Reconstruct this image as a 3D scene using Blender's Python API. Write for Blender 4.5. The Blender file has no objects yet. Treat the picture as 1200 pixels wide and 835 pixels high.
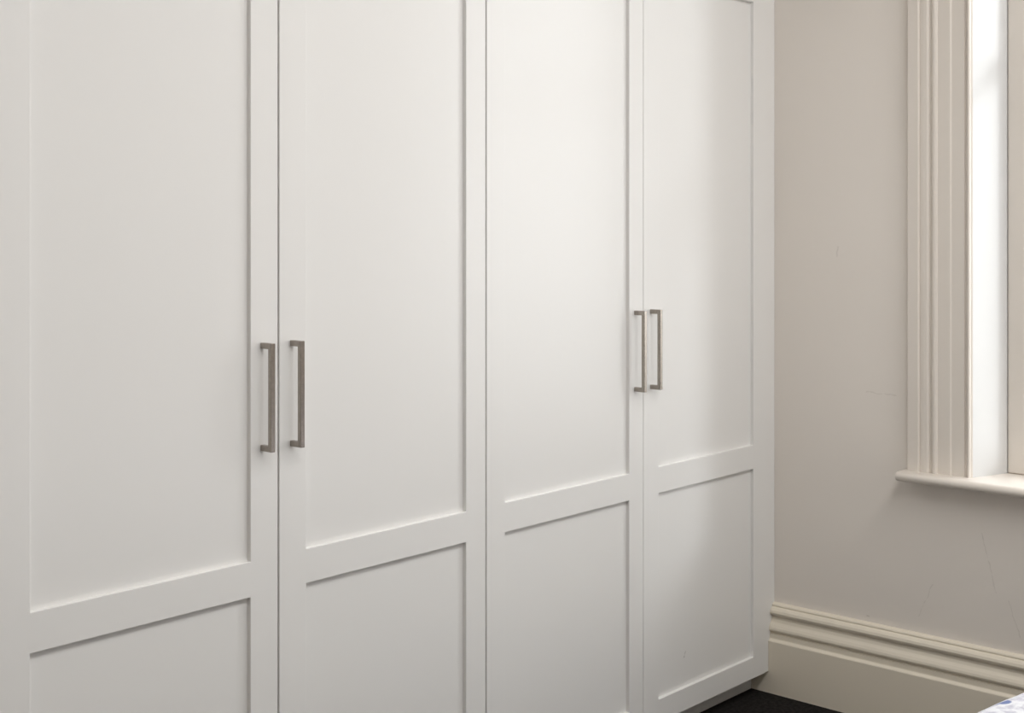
import bpy, bmesh, math, random
from mathutils import Vector, Matrix, noise

C = bpy.context.scene.collection
S = bpy.context.scene
random.seed(4)

# ------------------------------------------------------------------ camera
EYE = 1.45
cam = bpy.data.objects.new('camera', bpy.data.cameras.new('camera'))
C.objects.link(cam)
cam.data.sensor_fit = 'HORIZONTAL'
cam.data.sensor_width = 36.0
cam.data.lens = 36.0 * 1613.0 / 1200.0
cam.data.shift_y = -(417.5 - 252.0) / 1200.0
cam.data.clip_start = 0.05
cam.location = (0, 0, EYE)
YAW = math.atan(1446.0 / 1613.0)              # +X lies this far to the right of the view axis
cam.rotation_euler = (math.pi / 2, 0, YAW - math.pi / 2)
S.camera = cam

# ------------------------------------------------------------------ sky, portals, exposure
S.view_settings.view_transform = 'Standard'
S.view_settings.look = 'None'
S.view_settings.gamma = 1.0
S.view_settings.exposure = -0.05
S.cycles.max_bounces = 16
S.cycles.diffuse_bounces = 10
S.cycles.transparent_max_bounces = 16
W = bpy.data.worlds.new('overcast_sky'); S.world = W; W.use_nodes = True
nt = W.node_tree; nt.nodes.clear()
wo = nt.nodes.new('ShaderNodeOutputWorld'); bg = nt.nodes.new('ShaderNodeBackground')
tc = nt.nodes.new('ShaderNodeTexCoord'); sx = nt.nodes.new('ShaderNodeSeparateXYZ')
rp = nt.nodes.new('ShaderNodeValToRGB')
rp.color_ramp.elements[0].position = 0.0; rp.color_ramp.elements[0].color = (0.80, 0.81, 0.82, 1)
rp.color_ramp.elements[1].position = 0.9; rp.color_ramp.elements[1].color = (0.94, 0.97, 1.0, 1)
nt.links.new(tc.outputs['Generated'], sx.inputs[0]); nt.links.new(sx.outputs['Z'], rp.inputs[0])
nt.links.new(rp.outputs[0], bg.inputs['Color']); nt.links.new(bg.outputs[0], wo.inputs[0])
bg.inputs['Strength'].default_value = 6.3


def portal(name, loc, direction, w, h):
    l = bpy.data.lights.new(name, 'AREA'); l.shape = 'RECTANGLE'; l.size = w; l.size_y = h
    l.cycles.is_portal = True
    o = bpy.data.objects.new(name, l); C.objects.link(o)
    o.location = loc
    o.rotation_euler = Vector(direction).to_track_quat('-Z', 'Z').to_euler()
    return o

# hazy low sun, coming in along the window wall
sl = bpy.data.lights.new('sun', 'SUN'); sl.energy = 1.05; sl.angle = math.radians(10); sl.color = (.92, .96, 1.0)
so = bpy.data.objects.new('sun', sl); C.objects.link(so); so.location = (8, -6, 5)
so.rotation_euler = Vector((-.49, .87, -math.tan(math.radians(19)))).to_track_quat('-Z', 'Y').to_euler()

# added unseen overhead fill, so brightness falls off from top to bottom
l = bpy.data.lights.new('overhead_fill', 'AREA'); l.shape = 'RECTANGLE'; l.size = 3.2; l.size_y = .9; l.energy = 70; l.color = (1.0, .988, .972)
o = bpy.data.objects.new('overhead_fill', l); C.objects.link(o); o.location = (1.95, .24, 3.12)

# ------------------------------------------------------------------ room dimensions
WX = 3.67          # face of the window wall
DY = 2.21          # plane of the wardrobe doors
BACK = 2.83        # wall behind the wardrobe
LEFT = -1.35
FRONT = -2.7
CEIL = 3.15
WT = 0.30          # wall thickness
# window in the right wall
JY, JY2 = 1.584, 0.60      # its jambs
SILL = 0.728
HEAD = 2.86
# windows in the front wall
FW = [(1.75, 2.75)]
FSILL, FHEAD = 0.738, 2.86

portal('window_light', (WX + WT + .02, (JY + JY2) / 2, (SILL + HEAD) / 2), (-1, 0, 0), JY - JY2, HEAD - SILL)
for a, b in FW:
    portal('window_light', ((a + b) / 2, FRONT - WT - .02, (FSILL + FHEAD) / 2), (0, 1, 0), b - a, FHEAD - FSILL)


# ------------------------------------------------------------------ materials
def mat(name, col, rough=0.5, metal=0.0, bump=None, vary=None, spec=0.5, marks=None, streak=None):
    """paint-like Principled; bump = list of (scale, strength, distance); marks = scuffs (centre, direction, length, width, colour, amount)"""
    m = bpy.data.materials.new(name); m.use_nodes = True
    t = m.node_tree; n = t.nodes; L = t.links
    p = n['Principled BSDF']
    p.inputs['Roughness'].default_value = rough
    p.inputs['Metallic'].default_value = metal
    p.inputs['Specular IOR Level'].default_value = spec
    co = n.new('ShaderNodeTexCoord').outputs['Object']
    base = None
    rgb = n.new('ShaderNodeRGB'); rgb.outputs[0].default_value = (*col, 1); base = rgb.outputs[0]
    if vary:
        sc, amt = vary
        nz = n.new('ShaderNodeTexNoise'); nz.inputs['Scale'].default_value = sc; nz.inputs['Detail'].default_value = 4
        L.new(co, nz.inputs['Vector'])
        mr = n.new('ShaderNodeMapRange'); mr.inputs['From Min'].default_value = .3; mr.inputs['From Max'].default_value = .7
        mr.inputs['To Min'].default_value = 1 - amt; mr.inputs['To Max'].default_value = 1 + amt
        L.new(nz.outputs[0], mr.inputs['Value'])
        mx = n.new('ShaderNodeVectorMath'); mx.operation = 'SCALE'
        L.new(base, mx.inputs[0]); L.new(mr.outputs[0], mx.inputs['Scale']); base = mx.outputs[0]
    for c, d, ln, wd, mc, amt in (marks or []):
        # distance to a short segment with wobbly edges
        d = Vector(d).normalized()
        nz = n.new('ShaderNodeTexNoise'); nz.inputs['Scale'].default_value = 45; L.new(co, nz.inputs['Vector'])
        wob = n.new('ShaderNodeVectorMath'); wob.operation = 'MULTIPLY_ADD'
        wob.inputs[1].default_value = (.012,) * 3; L.new(nz.outputs['Color'], wob.inputs[0]); L.new(co, wob.inputs[2])
        sub = n.new('ShaderNodeVectorMath'); sub.operation = 'SUBTRACT'
        sub.inputs[1].default_value = (c[0] + .006, c[1] + .006, c[2] + .006); L.new(wob.outputs[0], sub.inputs[0])
        dt = n.new('ShaderNodeVectorMath'); dt.operation = 'DOT_PRODUCT'; dt.inputs[1].default_value = d; L.new(sub.outputs[0], dt.inputs[0])
        cl = n.new('ShaderNodeClamp'); cl.inputs['Min'].default_value = -ln / 2; cl.inputs['Max'].default_value = ln / 2
        L.new(dt.outputs['Value'], cl.inputs['Value'])
        sc = n.new('ShaderNodeVectorMath'); sc.operation = 'SCALE'; sc.inputs[0].default_value = d; L.new(cl.outputs[0], sc.inputs['Scale'])
        ds = n.new('ShaderNodeVectorMath'); ds.operation = 'DISTANCE'; L.new(sub.outputs[0], ds.inputs[0]); L.new(sc.outputs[0], ds.inputs[1])
        mr = n.new('ShaderNodeMapRange'); mr.inputs['From Min'].default_value = wd * .4; mr.inputs['From Max'].default_value = wd
        mr.inputs['To Min'].default_value = amt; mr.inputs['To Max'].default_value = 0; L.new(ds.outputs['Value'], mr.inputs['Value'])
        mix = n.new('ShaderNodeMix'); mix.data_type = 'RGBA'
        L.new(mr.outputs[0], mix.inputs[0]); L.new(base, mix.inputs[6]); mix.inputs[7].default_value = (*mc, 1)
        base = mix.outputs[2]
    L.new(base, p.inputs['Base Color'])
    prev = None
    for b in (bump or []):
        sc, st, dist = b[:3]
        nz = n.new('ShaderNodeTexNoise'); nz.inputs['Scale'].default_value = sc; nz.inputs['Detail'].default_value = 3
        if len(b) > 3:
            mp = n.new('ShaderNodeMapping'); mp.inputs['Scale'].default_value = b[3]
            L.new(co, mp.inputs['Vector']); L.new(mp.outputs[0], nz.inputs['Vector'])
        else:
            L.new(co, nz.inputs['Vector'])
        bp = n.new('ShaderNodeBump'); bp.inputs['Strength'].default_value = st; bp.inputs['Distance'].default_value = dist
        L.new(nz.outputs[0], bp.inputs['Height'])
        if prev: L.new(prev, bp.inputs['Normal'])
        prev = bp.outputs[0]
    if prev: L.new(prev, p.inputs['Normal'])
    return m


WHITE = (0.785, 0.778, 0.762)
door_bump = [(3.0, .30, .004, (1.6, 1, .35)), (24, .10, .0006, (1, 1, .04)), (260, .03, .0006)]
M_door = mat('satin_white_door_paint', WHITE, .29, bump=door_bump, spec=.5)
M_carc = mat('white_board', WHITE, .45, bump=[(200, .04, .0006)])
M_wall = mat('warm_grey_wall_paint', (0.785, 0.738, 0.685), .7, vary=(2.2, .012), spec=.3,
             bump=[(4, .25, .006), (130, .10, .0012)],
             marks=[((WX, 1.999, 1.343), (0, -.12, 1), .028, .0035, (.50, .46, .41), .32),
                    ((WX, 1.86, .935), (0, 1, .02), .09, .0025, (.42, .38, .33), .22),
                    ((WX, 1.54, .50), (0, -.25, -1), .16, .0022, (.40, .37, .32), .25),
                    ((WX, 1.47, .36), (0, -.35, -1), .10, .0020, (.40, .37, .32), .25),
                    ((WX, 1.72, .37), (0, .45, -1), .12, .0020, (.42, .38, .33), .2),
                    ((WX, 1.90, .285), (0, 1, .3), .005, .003, (.40, .36, .30), .40)])
M_wallp = mat('warm_grey_paint_plain', (0.785, 0.738, 0.685), .7, vary=(2.2, .012), spec=.3, bump=[(4, .25, .006), (130, .10, .0012)])
M_ceil = mat('white_ceiling_paint', (0.80, 0.79, 0.77), .8, bump=[(90, .06, .001)])
M_trim = mat('cream_gloss_trim_paint', (0.76, 0.70, 0.59), .36, bump=[(120, .05, .0008)])
M_win = mat('cream_window_paint', (0.71, 0.66, 0.60), .34, bump=[(120, .03, .0008)])
M_lining = mat('daylit_window_paint', (0.64, 0.64, 0.635), .34, bump=[(120, .03, .0008)])  # window paint made whiter, daylight on the linings put into its colour
M_floor = mat('dark_charcoal_carpet', (0.018, 0.016, 0.015), .95, vary=(90, .5), spec=.1, bump=[(420, .9, .004), (60, .4, .004)])
M_metal = mat('aged_brushed_nickel', (0.36, 0.325, 0.29), .24, 1.0, vary=(120, .08), bump=[(300, .06, .0004, (1, 1, .12))])
M_wood = mat('dark_stained_wood', (0.07, 0.045, 0.03), .45, vary=(14, .3), bump=[(60, .2, .001, (1, 1, .1))])
M_matt = mat('white_mattress_ticking', (0.75, 0.74, 0.72), .8, bump=[(300, .2, .001)])
M_slate = mat('grey_outdoor_paving', (0.22, 0.22, 0.21), .85, vary=(3, .2), bump=[(30, .3, .01)])


def glass_mat():
    m = bpy.data.materials.new('window_glass'); m.use_nodes = True
    t = m.node_tree; n = t.nodes; n.clear(); L = t.links
    o = n.new('ShaderNodeOutputMaterial'); mx = n.new('ShaderNodeMixShader')
    tr = n.new('ShaderNodeBsdfTransparent'); tr.inputs[0].default_value = (.96, .96, .955, 1)
    gl = n.new('ShaderNodeBsdfGlossy'); gl.inputs['Roughness'].default_value = .02
    lw = n.new('ShaderNodeLayerWeight'); lw.inputs['Blend'].default_value = .5
    pw = n.new('ShaderNodeMath'); pw.operation = 'POWER'; pw.inputs[1].default_value = 5; L.new(lw.outputs['Facing'], pw.inputs[0])
    fr = n.new('ShaderNodeMath'); fr.operation = 'MULTIPLY_ADD'; fr.inputs[1].default_value = .96; fr.inputs[2].default_value = .04; L.new(pw.outputs[0], fr.inputs[0])
    L.new(fr.outputs[0], mx.inputs[0]); L.new(tr.outputs[0], mx.inputs[1]); L.new(gl.outputs[0], mx.inputs[2]); L.new(mx.outputs[0], o.inputs[0])
    return m


def quilt_mat():
    m = bpy.data.materials.new('mottled_white_quilt'); m.use_nodes = True
    t = m.node_tree; n = t.nodes; L = t.links; p = n['Principled BSDF']
    p.inputs['Roughness'].default_value = .9; p.inputs['Specular IOR Level'].default_value = .2
    co = n.new('ShaderNodeTexCoord').outputs['Object']
    nz = n.new('ShaderNodeTexNoise'); nz.inputs['Scale'].default_value = 55; nz.inputs['Detail'].default_value = 3; L.new(co, nz.inputs['Vector'])
    r = n.new('ShaderNodeValToRGB'); L.new(nz.outputs[0], r.inputs[0])
    e = r.color_ramp.elements; e[0].position = .38; e[0].color = (.46, .46, .53, 1); e[1].position = .56; e[1].color = (.68, .69, .72, 1)
    vo = n.new('ShaderNodeTexVoronoi'); vo.inputs['Scale'].default_value = 13; vo.inputs['Randomness'].default_value = 1
    L.new(co, vo.inputs['Vector'])
    mr = n.new('ShaderNodeMapRange'); mr.inputs['From Min'].default_value = .16; mr.inputs['From Max'].default_value = .20
    mr.inputs['To Min'].default_value = .85; mr.inputs['To Max'].default_value = 0; L.new(vo.outputs['Distance'], mr.inputs['Value'])
    mx = n.new('ShaderNodeMix'); mx.data_type = 'RGBA'; L.new(mr.outputs[0], mx.inputs[0]); L.new(r.outputs[0], mx.inputs[6])
    mx.inputs[7].default_value = (.06, .11, .30, 1)
    L.new(mx.outputs[2], p.inputs['Base Color'])
    n2 = n.new('ShaderNodeTexNoise'); n2.inputs['Scale'].default_value = 240; L.new(co, n2.inputs['Vector'])
    bp = n.new('ShaderNodeBump'); bp.inputs['Strength'].default_value = .3; bp.inputs['Distance'].default_value = .002
    L.new(n2.outputs[0], bp.inputs['Height']); L.new(bp.outputs[0], p.inputs['Normal'])
    return m


M_glass = glass_mat(); M_quilt = quilt_mat()


# ------------------------------------------------------------------ mesh helpers
def obj(name, bm, m, parent=None, bevel=0.0, seg=2, smooth=False):
    bmesh.ops.recalc_face_normals(bm, faces=bm.faces)
    me = bpy.data.meshes.new(name); bm.to_mesh(me); bm.free()
    o = bpy.data.objects.new(name, me); C.objects.link(o)
    me.materials.append(m)
    if parent:
        root = parent
        off = Vector((0, 0, 0))
        while root: off += root.location; root = root.parent
        me.transform(Matrix.Translation(-off))
        o.parent = parent
    if bevel:
        b = o.modifiers.new('bevel', 'BEVEL'); b.width = bevel; b.segments = seg; b.limit_method = 'ANGLE'; b.angle_limit = math.radians(40)
        b.harden_normals = True
        smooth = True
    if smooth:
        me.shade_smooth() if hasattr(me, 'shade_smooth') else [setattr(f, 'use_smooth', True) for f in me.polygons]
    return o


def struct(name, bm, m, parent=None, **k):
    o = obj(name, bm, m, parent, **k)
    if not parent: o['kind'] = 'structure'
    return o


def thing(name, label, cat, loc, group=None):
    o = bpy.data.objects.new(name, None); C.objects.link(o); o.location = loc
    o['label'] = label; o['category'] = cat
    if group: o['group'] = group
    return o


def add_box(bm, lo, hi):
    x0, y0, z0 = lo; x1, y1, z1 = hi
    v = [bm.verts.new(p) for p in ((x0, y0, z0), (x1, y0, z0), (x1, y1, z0), (x0, y1, z0), (x0, y0, z1), (x1, y0, z1), (x1, y1, z1), (x0, y1, z1))]
    for f in ((0, 1, 2, 3), (4, 7, 6, 5), (0, 4, 5, 1), (1, 5, 6, 2), (2, 6, 7, 3), (3, 7, 4, 0)):
        bm.faces.new([v[i] for i in f])


def box(lo, hi):
    bm = bmesh.new(); add_box(bm, lo, hi); return bm


def slab(us, vs, holes, to3, depth):
    """flat slab made of a grid of cells with some left open; to3(u, v, w) places a point, w runs 0..depth"""
    bm = bmesh.new()
    cells = [(i, j) for i in range(len(us) - 1) for j in range(len(vs) - 1) if (i, j) not in holes]
    V = {}
    def vert(i, j, k):
        if (i, j, k) not in V: V[(i, j, k)] = bm.verts.new(to3(us[i], vs[j], depth * k))
        return V[(i, j, k)]
    cs = set(cells)
    for i, j in cells:
        for k in (0, 1): bm.faces.new([vert(i, j, k), vert(i + 1, j, k), vert(i + 1, j + 1, k), vert(i, j + 1, k)])
        for (di, dj), (a, b) in (((-1, 0), ((i, j), (i, j + 1))), ((1, 0), ((i + 1, j), (i + 1, j + 1))), ((0, -1), ((i, j), (i + 1, j))), ((0, 1), ((i, j + 1), (i + 1, j + 1)))):
            if (i + di, j + dj) not in cs:
                bm.faces.new([vert(*a, 0), vert(*b, 0), vert(*b, 1), vert(*a, 1)])
    bmesh.ops.recalc_face_normals(bm, faces=bm.faces)
    bmesh.ops.dissolve_limit(bm, angle_limit=.01, verts=bm.verts, edges=bm.edges)
    return bm


def prism(outline, p0, p1):
    """closed 2-D outline swept between two placing functions p0(a, b) and p1(a, b)"""
    bm = bmesh.new()
    A = [bm.verts.new(p0(a, b)) for a, b in outline]; B = [bm.verts.new(p1(a, b)) for a, b in outline]
    n = len(outline)
    for i in range(n): bm.faces.new([A[i], A[(i + 1) % n], B[(i + 1) % n], B[i]])
    bm.faces.new(A); bm.faces.new(B[::-1])
    return bm


def arc(cx, cy, r, a0, a1, n):
    return [(cx + r * math.cos(math.radians(a0 + (a1 - a0) * i / n)), cy + r * math.sin(math.radians(a0 + (a1 - a0) * i / n))) for i in range(n + 1)]


# ------------------------------------------------------------------ room shell
struct('floor', box((LEFT - WT, FRONT - WT, -.12), (WX + WT, BACK + WT, 0)), M_floor)
struct('ceiling', box((LEFT - WT, FRONT - WT, CEIL), (WX + WT, BACK + WT, CEIL + .15)), M_ceil)
struct('wall_right', slab([FRONT - WT, JY2 - .012, JY + .012, BACK + WT], [0, SILL - .03, HEAD + .012, CEIL], {(1, 1)},
                          lambda u, v, w: (WX + w, u, v), WT), M_wall)
fx = [LEFT - WT, FW[0][0] - .012, FW[0][1] + .012, WX]
struct('wall_front', slab(fx, [0, FSILL - .03, FHEAD + .012, CEIL], {(1, 1)}, lambda u, v, w: (u, FRONT - w, v), WT), M_wallp)
struct('wall_left', box((LEFT - WT, FRONT, 0), (LEFT, BACK, CEIL)), M_wallp)
bm = box((LEFT - WT, BACK, 0), (WX, BACK + WT, CEIL)); add_box(bm, (LEFT, DY + .03, 0), (1.112, BACK, CEIL))
struct('wall_back', bm, M_wallp)

# skirting: protrusion from the wall, height
BASE = [(0, 0), (.036, 0), (.036, .157), (.0345, .1595), (.028, .1635), (.0265, .1655), (.026, .179), (.0225, .1805), (.022, .1835)]
BASE += [(.0265, .1855), (.0305, .1885), (.0318, .193), (.0305, .199), (.0265, .2065), (.021, .214), (.0165, .222), (.015, .228), (.015, .2315)]
BASE += [(.0185, .2325), (.0245, .2365), (.0265, .2425), (.0245, .2495), (.0195, .2555), (.0155, .2578), (.0135, .2585)]
BASE += [(.0135, .2600), (.0145, .2625), (.0125, .2660), (.007, .2685), (0, .2695)]
o = struct('baseboard_right', prism(BASE, lambda a, b: (WX - a, FRONT, b), lambda a, b: (WX - a, DY + .062, b)), M_trim)
struct('baseboard_front', prism(BASE, lambda a, b: (LEFT, FRONT + a, b), lambda a, b: (WX - .04, FRONT + a, b)), M_trim)
struct('baseboard_left', prism(BASE, lambda a, b: (LEFT + a, FRONT + .04, b), lambda a, b: (LEFT + a, DY - .012, b)), M_trim)
struct('baseboard_back', prism(BASE, lambda a, b: (LEFT + .04, DY + .03 - a, b), lambda a, b: (1.108, DY + .03 - a, b)), M_trim)

# ------------------------------------------------------------------ windows
# architrave, from its outer edge (s = 0) inwards: (s, protrusion)
CAS = [(0, 0), (0, .025), (.0015, .0265), (.031, .0265), (.033, .025), (.0338, .0195), (.040, .0205), (.047, .021), (.055, .0205), (.0605, .0175),
       (.0625, .0125), (.0675, .0125), (.0685, .0165), (.072, .0195), (.076, .0205), (.080, .0195), (.0835, .0165), (.085, .0135),
       (.119, .0135), (.1205, .0130), (.1235, .0105), (.125, .0100), (.160, .0100), (.1612, .0055), (.1672, .0055),
       (.1684, .0115), (.171, .0145), (.1745, .0150), (.177, .0125), (.178, .008), (.180, .006), (.1815, .004), (.1815, 0)]
CW = .1815


def window(name, place, w, sill_z, head_z):
    """place(u, d, z): u along the wall (0 at one jamb, w at the other), d into the wall (negative = into the room)"""
    root = bpy.data.objects.new(name, None); C.objects.link(root)
    root.location = place(w / 2, 0, sill_z); root['kind'] = 'structure'
    top = head_z
    for sgn, u0 in ((1, 0), (-1, w)):
        f = lambda z: (lambda s, p: place(u0 - sgn * (CW - s), -p, z + (0 if z < 1 else (CW - s))))
        obj('casing', prism(CAS, f(sill_z - .001), f(top)), M_win, root)
    g = lambda e: (lambda s, p: place((0 - (CW - s)) if e == 0 else (w + CW - s), -p, top + (CW - s)))
    obj('head_casing', prism(CAS, g(0), g(1)), M_win, root)
    # stool with a round nose
    pr = [(.14, sill_z), (.14, sill_z - .026)] + [(-.055 - .013 * math.sin(t), sill_z - .013 - .013 * math.cos(t)) for t in [math.pi * i / 10 for i in range(11)]]
    e = CW + .018
    bm = bmesh.new()
    # plan outline: nose runs past the casing on both sides, narrow tongue inside the reveal
    n = len(pr)
    def ring(u, cap):
        out = []
        for d, z in pr:
            dd = d
            if cap: dd = min(d, 0.0)
            out.append(bm.verts.new(place(u, dd, z)))
        return out
    rings = [ring(-e, 1), ring(-e + .003, 1), ring(-.012, 1), ring(-.0119, 0), ring(w + .0119, 0), ring(w + .012, 1), ring(w + e - .003, 1), ring(w + e, 1)]
    for r in (rings[0], rings[-1]):        # ease the two ends of the nose
        c = sum((v.co for v in r), Vector()) / n
        for v in r: v.co = c + (v.co - c) * .86
    for a, b in zip(rings, rings[1:]):
        for i in range(n): bm.faces.new([a[i], a[(i + 1) % n], b[(i + 1) % n], b[i]])
    bm.faces.new(rings[0]); bm.faces.new(rings[-1][::-1])
    o = obj('sill', bm, M_win, root)
    for p in o.data.polygons: p.use_smooth = True
    o.data.set_sharp_from_angle(angle=math.radians(50))
    # splayed linings, then square to the outside
    SD, SP = .125, .043
    for sgn, u0 in ((1, 0), (-1, w)):
        ol = [(-.004, 0), (0, .0015), (SD, SP), (WT, SP), (WT, -.012), (-.004, -.012)]
        obj('jamb_lining', prism(ol, lambda d, s: place(u0 + sgn * s, d, sill_z - .03), lambda d, s: place(u0 + sgn * s, d, head_z)), M_lining, root)
    ol = [(-.004, 0), (0, .0015), (SD, SP), (WT, SP), (WT, -.012), (-.004, -.012)]
    obj('head_lining', prism(ol, lambda d, s: place(.0005, d, head_z - s), lambda d, s: place(w - .0005, d, head_z - s)), M_lining, root)
    obj('outer_sill', box_uv(place, SP, w - SP, .14, WT + .05, sill_z - .029, sill_z - .004), M_win, root)
    # one tall sash, crossed by a slim upright bar and a transom bar
    zt = head_z - SP; zb = 1.865; st = .051
    u0, u1 = SP + .001, w - SP - .001
    us = [u0, u0 + st, (u0 + u1) / 2 - .012, (u0 + u1) / 2 + .012, u1 - st, u1]
    vs = [sill_z, sill_z + .062, zb, zb + .040, zt - .052, zt - .002]
    sash = obj('sash', slab(us, vs, {(1, 1), (3, 1), (1, 3), (3, 3)}, lambda u, v, q: place(u, SD + q, v), .045), M_win, root, bevel=.006, seg=3)
    for a, b in ((us[1], us[2]), (us[3], us[4])):
        for c, d in ((vs[1], vs[2]), (vs[3], vs[4])):
            obj('pane', box_uv(place, a - .004, b + .004, SD + .024, SD + .028, c - .004, d + .004), M_glass, sash)
    return root


def box_uv(place, u0, u1, d0, d1, z0, z1):
    bm = bmesh.new()
    v = [bm.verts.new(place(u, d, z)) for z in (z0, z1) for u, d in ((u0, d0), (u1, d0), (u1, d1), (u0, d1))]
    for f in ((0, 1, 2, 3), (4, 7, 6, 5), (0, 4, 5, 1), (1, 5, 6, 2), (2, 6, 7, 3), (3, 7, 4, 0)): bm.faces.new([v[i] for i in f])
    return bm


window('window_1', lambda u, d, z: Vector((WX + d, JY - u, z)), JY - JY2, SILL, HEAD)
for k, (a, b) in enumerate(FW):
    window('window_%d' % (k + 2), lambda u, d, z: Vector((a + u, FRONT - d, z)), b - a, FSILL, FHEAD)

# outdoors, beyond the glass
struct('ground', slab([-14, LEFT - WT - .01, WX + WT + .01, 18], [-16, FRONT - WT - .01, BACK + WT + .01, 12], {(1, 1)}, lambda u, v, w: (u, v, -.5 - w), .1), M_slate)

# ------------------------------------------------------------------ wardrobes
Z0, Z1, Z2, Z3, Z4, Z5 = .0655, .1285, .6915, .7625, 2.087, 2.157
HZ0, HZ1 = .9795, 1.1955
TH = .021; REC = .0105


def handle(parent, x):
    bm = bmesh.new()
    w = .0102; yo, yi = DY - .0355, DY - .0245
    # one D-shaped square bar: outline in (y, z) swept along x
    ol = [(DY, HZ0), (yo, HZ0), (yo, HZ1), (DY, HZ1), (DY, HZ1 - .0118), (yi, HZ1 - .0118), (yi, HZ0 + .0118), (DY, HZ0 + .0118)]
    bm = bmesh.new()
    st = [[bm.verts.new((x + dx, y + (dy if q in (1, 2) else 0), z)) for q, (y, z) in enumerate(ol)] for dx, dy in ((0, .0008), (w, 0))]
    for A, B in zip(st, st[1:]):
        for i in range(8): bm.faces.new([A[i], A[(i + 1) % 8], B[(i + 1) % 8], B[i]])
    for V in (st[0], st[-1]):
        bm.faces.new(V)
    bmesh.ops.recalc_face_normals(bm, faces=bm.faces)
    return obj('handle', bm, M_metal, parent, bevel=.0011, seg=2)


def door(root, x0, x1, a, b, hx, m):
    d = obj('door', slab([x0, a, b, x1], [Z0, Z1, Z2, Z3, Z4, Z5], {(1, 1), (1, 3)}, lambda u, v, w: (u, DY + w, v), TH), m, root, bevel=.0012, seg=3)
    obj('panel', box((a, DY + REC, Z3), (b, DY + TH, Z4)), m, d)
    obj('panel', box((a, DY + REC, Z1), (b, DY + TH, Z2)), m, d)
    handle(d, hx)
    return d


def wardrobe(label, x0, x1, doors, filler):
    root = thing('wardrobe', label, 'wardrobe', ((x0 + x1) / 2, DY + .3, 0), 'built-in wardrobes along the back wall')
    y0, y1 = DY + TH + .0015, BACK - .004
    t = .018
    bm = bmesh.new()
    for lo, hi in (((x0, y0, Z0), (x0 + t, y1, Z5 + .02)), ((x1 - t, y0, Z0), (x1, y1, Z5 + .02)), ((x0 + t, y0, Z0), (x1 - t, y1, Z0 + t)),
                   ((x0 + t, y0, Z5 - t), (x1 - t, y1, Z5 + .02)), ((x0 + t, y1 - .008, Z0 + t), (x1 - t, y1, Z5 - t))):
        add_box(bm, lo, hi)
    obj('carcass', bm, M_carc, root)
    obj('shelf', box((x0 + t + .001, y0 + .03, 1.75), (x1 - t - .001, y1 - .01, 1.768)), M_carc, root)
    xe = WX - .037 if filler else x1
    obj('kickboard', box((x0, DY + .062, 0), (xe, DY + .08, Z0 - .001)), M_carc, root)
    obj('cornice', prism([(0, 0), (-.004, .0), (-.012, .012), (-.03, .030), (-.034, .034), (-.034, .052), (.60, .052), (.60, .0)],
                         lambda p, q: (x0, DY + p, Z5 + .021 + q), lambda p, q: (WX - .002 if filler else x1, DY + p, Z5 + .021 + q)), M_door, root)
    if not filler:
        obj('side_panel', box((x0 - .02, DY + .001, 0), (x0 - .001, y1, Z5 + .07)), M_carc, root)
    for dd in doors: door(root, *dd)
    if filler:
        # scribed to the skirting profile
        pts = [(x1 + .0015, Z0 + .001)]
        g = .0012
        pts += [(WX - p - g, z) for p, z in BASE[2:-1]]
        pts[1:1] = [(WX - .036 - g, Z0 + .001)]
        pts += [(WX - .0012, .2705), (WX - .0012, Z5 + .02), (x1 + .0015, Z5 + .02)]
        pts = [p for p in pts if p[0] != x1 + .0015]
        bm = bmesh.new(); L0 = x1 + .0015
        cols = [[bm.verts.new((x if k % 2 else L0, DY + .0015 + .018 * (k // 2), z)) for x, z in pts] for k in range(4)]
        for k in range(len(pts) - 1):
            a, b, c, d = cols
            bm.faces.new([a[k], b[k], b[k + 1], a[k + 1]]); bm.faces.new([c[k], c[k + 1], d[k + 1], d[k]])
            bm.faces.new([b[k], d[k], d[k + 1], b[k + 1]]); bm.faces.new([a[k], a[k + 1], c[k + 1], c[k]])
        for k in (0, -1): bm.faces.new([cols[0][k], cols[1][k], cols[3][k], cols[2][k]])
        obj('filler_strip', bm, M_door, root)
    return root


wardrobe('white two-door built-in wardrobe on the left, farther from the window', 1.1389, 2.3735,
         [(1.1404, 1.7558, 1.2168, 1.688, 1.7117, M_door), (1.7602, 2.3720, 1.830, 2.306, 1.7867, M_door)], False)
# the right-hand door has a small dark knock low on its lower panel (coordinates are from the wardrobe's base point)
cx = (2.3748 + 3.6130) / 2
M_scuff = mat('satin_white_door_paint_scuffed', WHITE, .29, bump=door_bump, spec=.5,
              marks=[((3.204 - cx, REC - .3, .217), (.45, 0, 1), .016, .0022, (.16, .14, .12), .8)])
wardrobe('white two-door built-in wardrobe on the right, up against the window wall', 2.3748, 3.6130,
         [(2.3762, 2.9940, 2.4408, 2.9325, 2.9532, M_door), (2.9962, 3.6130, 3.0655, 3.5472, 3.0243, M_scuff)], True)

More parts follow.
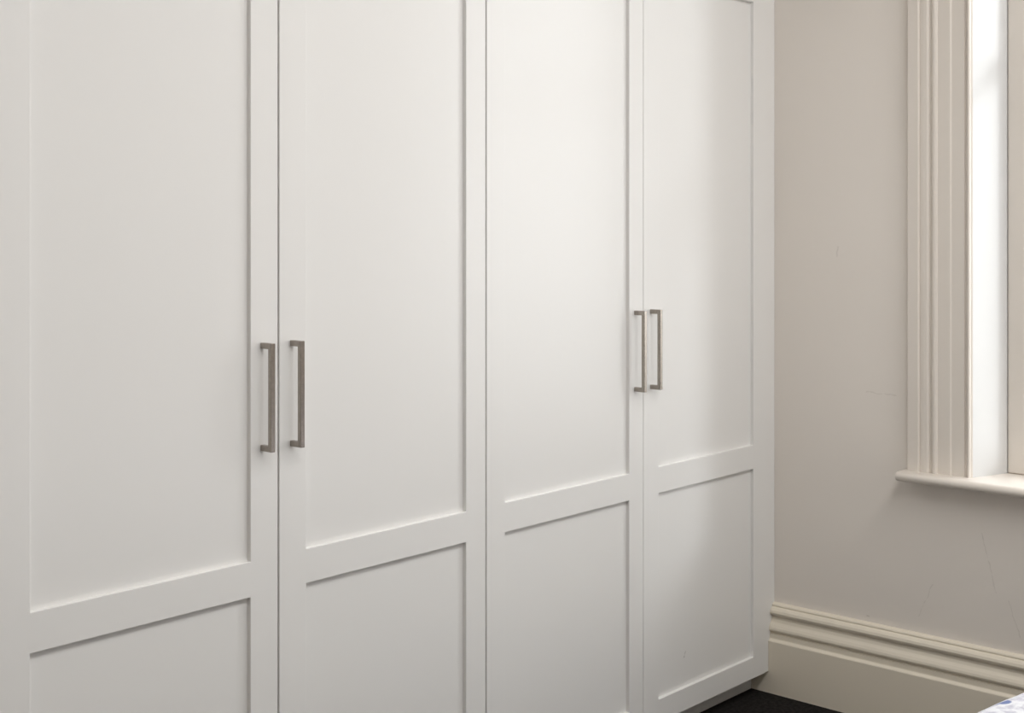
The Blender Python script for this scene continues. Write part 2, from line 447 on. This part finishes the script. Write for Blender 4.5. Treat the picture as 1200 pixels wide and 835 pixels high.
# ------------------------------------------------------------------ bed and quilt
BX0, BX1, BY0, BY1 = 1.55, 3.52, -.62, .93
bed = thing('bed', 'low dark wooden bed with its head under the window, beneath the quilt', 'bed', ((BX0 + BX1) / 2, (BY0 + BY1) / 2, 0))
obj('base', box((BX0 + .02, BY0 + .02, .14), (BX1, BY1 - .02, .27)), M_wood, bed, bevel=.008)
obj('mattress', box((BX0 + .02, BY0 + .02, .271), (BX1, BY1 - .02, .545)), M_matt, bed, bevel=.05, seg=5)
obj('headboard', box((BX1 + .001, BY0, 0), (BX1 + .045, BY1, .70)), M_wood, bed, bevel=.008)
for x in (BX0 + .06, BX1 - .12):
    for y in (BY0 + .06, BY1 - .12):
        obj('leg', box((x, y, 0), (x + .06, y + .06, .139)), M_wood, bed, bevel=.004)

# quilt: one cloth laid over the mattress and falling down both sides and the foot
ZT = .60; RAD = .05
def fold(t, lo, hi):
    """arc-length parameter -> (position, drop) for an edge that turns down past lo and hi"""
    def down(e):
        q = RAD * math.pi / 2
        if e < q: return RAD * math.sin(e / RAD), RAD * (1 - math.cos(e / RAD))
        return RAD, RAD + (e - q)
    if t < lo: a, b = down(lo - t); return lo - a, b
    if t > hi: a, b = down(t - hi); return hi + a, b
    return t, 0.0
ex0, ey0, ey1 = BX0 + .03, BY0 + .03, BY1 - .012
DROP = .36
xs = [ex0 - DROP + (BX1 - .25 - ex0 + DROP) * i / 110 for i in range(111)]
ys = [ey0 - DROP + (ey1 - ey0 + 2 * DROP) * j / 110 for j in range(111)]
bm = bmesh.new(); G = []
for x in xs:
    row = []
    for y in ys:
        px, dx = fold(x, ex0, 99); bulge = .06 * (1 - math.exp(-max(0, 2.45 - x) / .4)) if y > 0 else 0
        py, dy = fold(y, ey0, ey1); py += bulge
        drop = max(dx, dy) if min(dx, dy) > 0 else dx + dy
        p = Vector((px, py, ZT - drop))
        hang = min(1, drop / .2)
        nn = noise.noise(Vector((x * 3.1, y * 3.1, .3))) * .010 + noise.noise(Vector((x * 11, y * 11, 2.3))) * .004
        p.z += nn * (1 - hang) + .004
        if hang > 0:
            w = (noise.noise(Vector((x * 5, y * 5, 7))) * .02 + .012) * hang
            if dy > 0: p.y += w * (1 if y > ey1 else -1)
            if dx > 0: p.x -= w
        row.append(bm.verts.new(p))
    G.append(row)
for i in range(110):
    for j in range(110): bm.faces.new([G[i][j], G[i + 1][j], G[i + 1][j + 1], G[i][j + 1]])
quilt = obj('quilt', bm, M_quilt, smooth=True)
so = quilt.modifiers.new('thickness', 'SOLIDIFY'); so.thickness = .012; so.offset = 1
quilt['label'] = 'white quilt with mottled blue and lilac print, spread over the bed'; quilt['category'] = 'quilt'
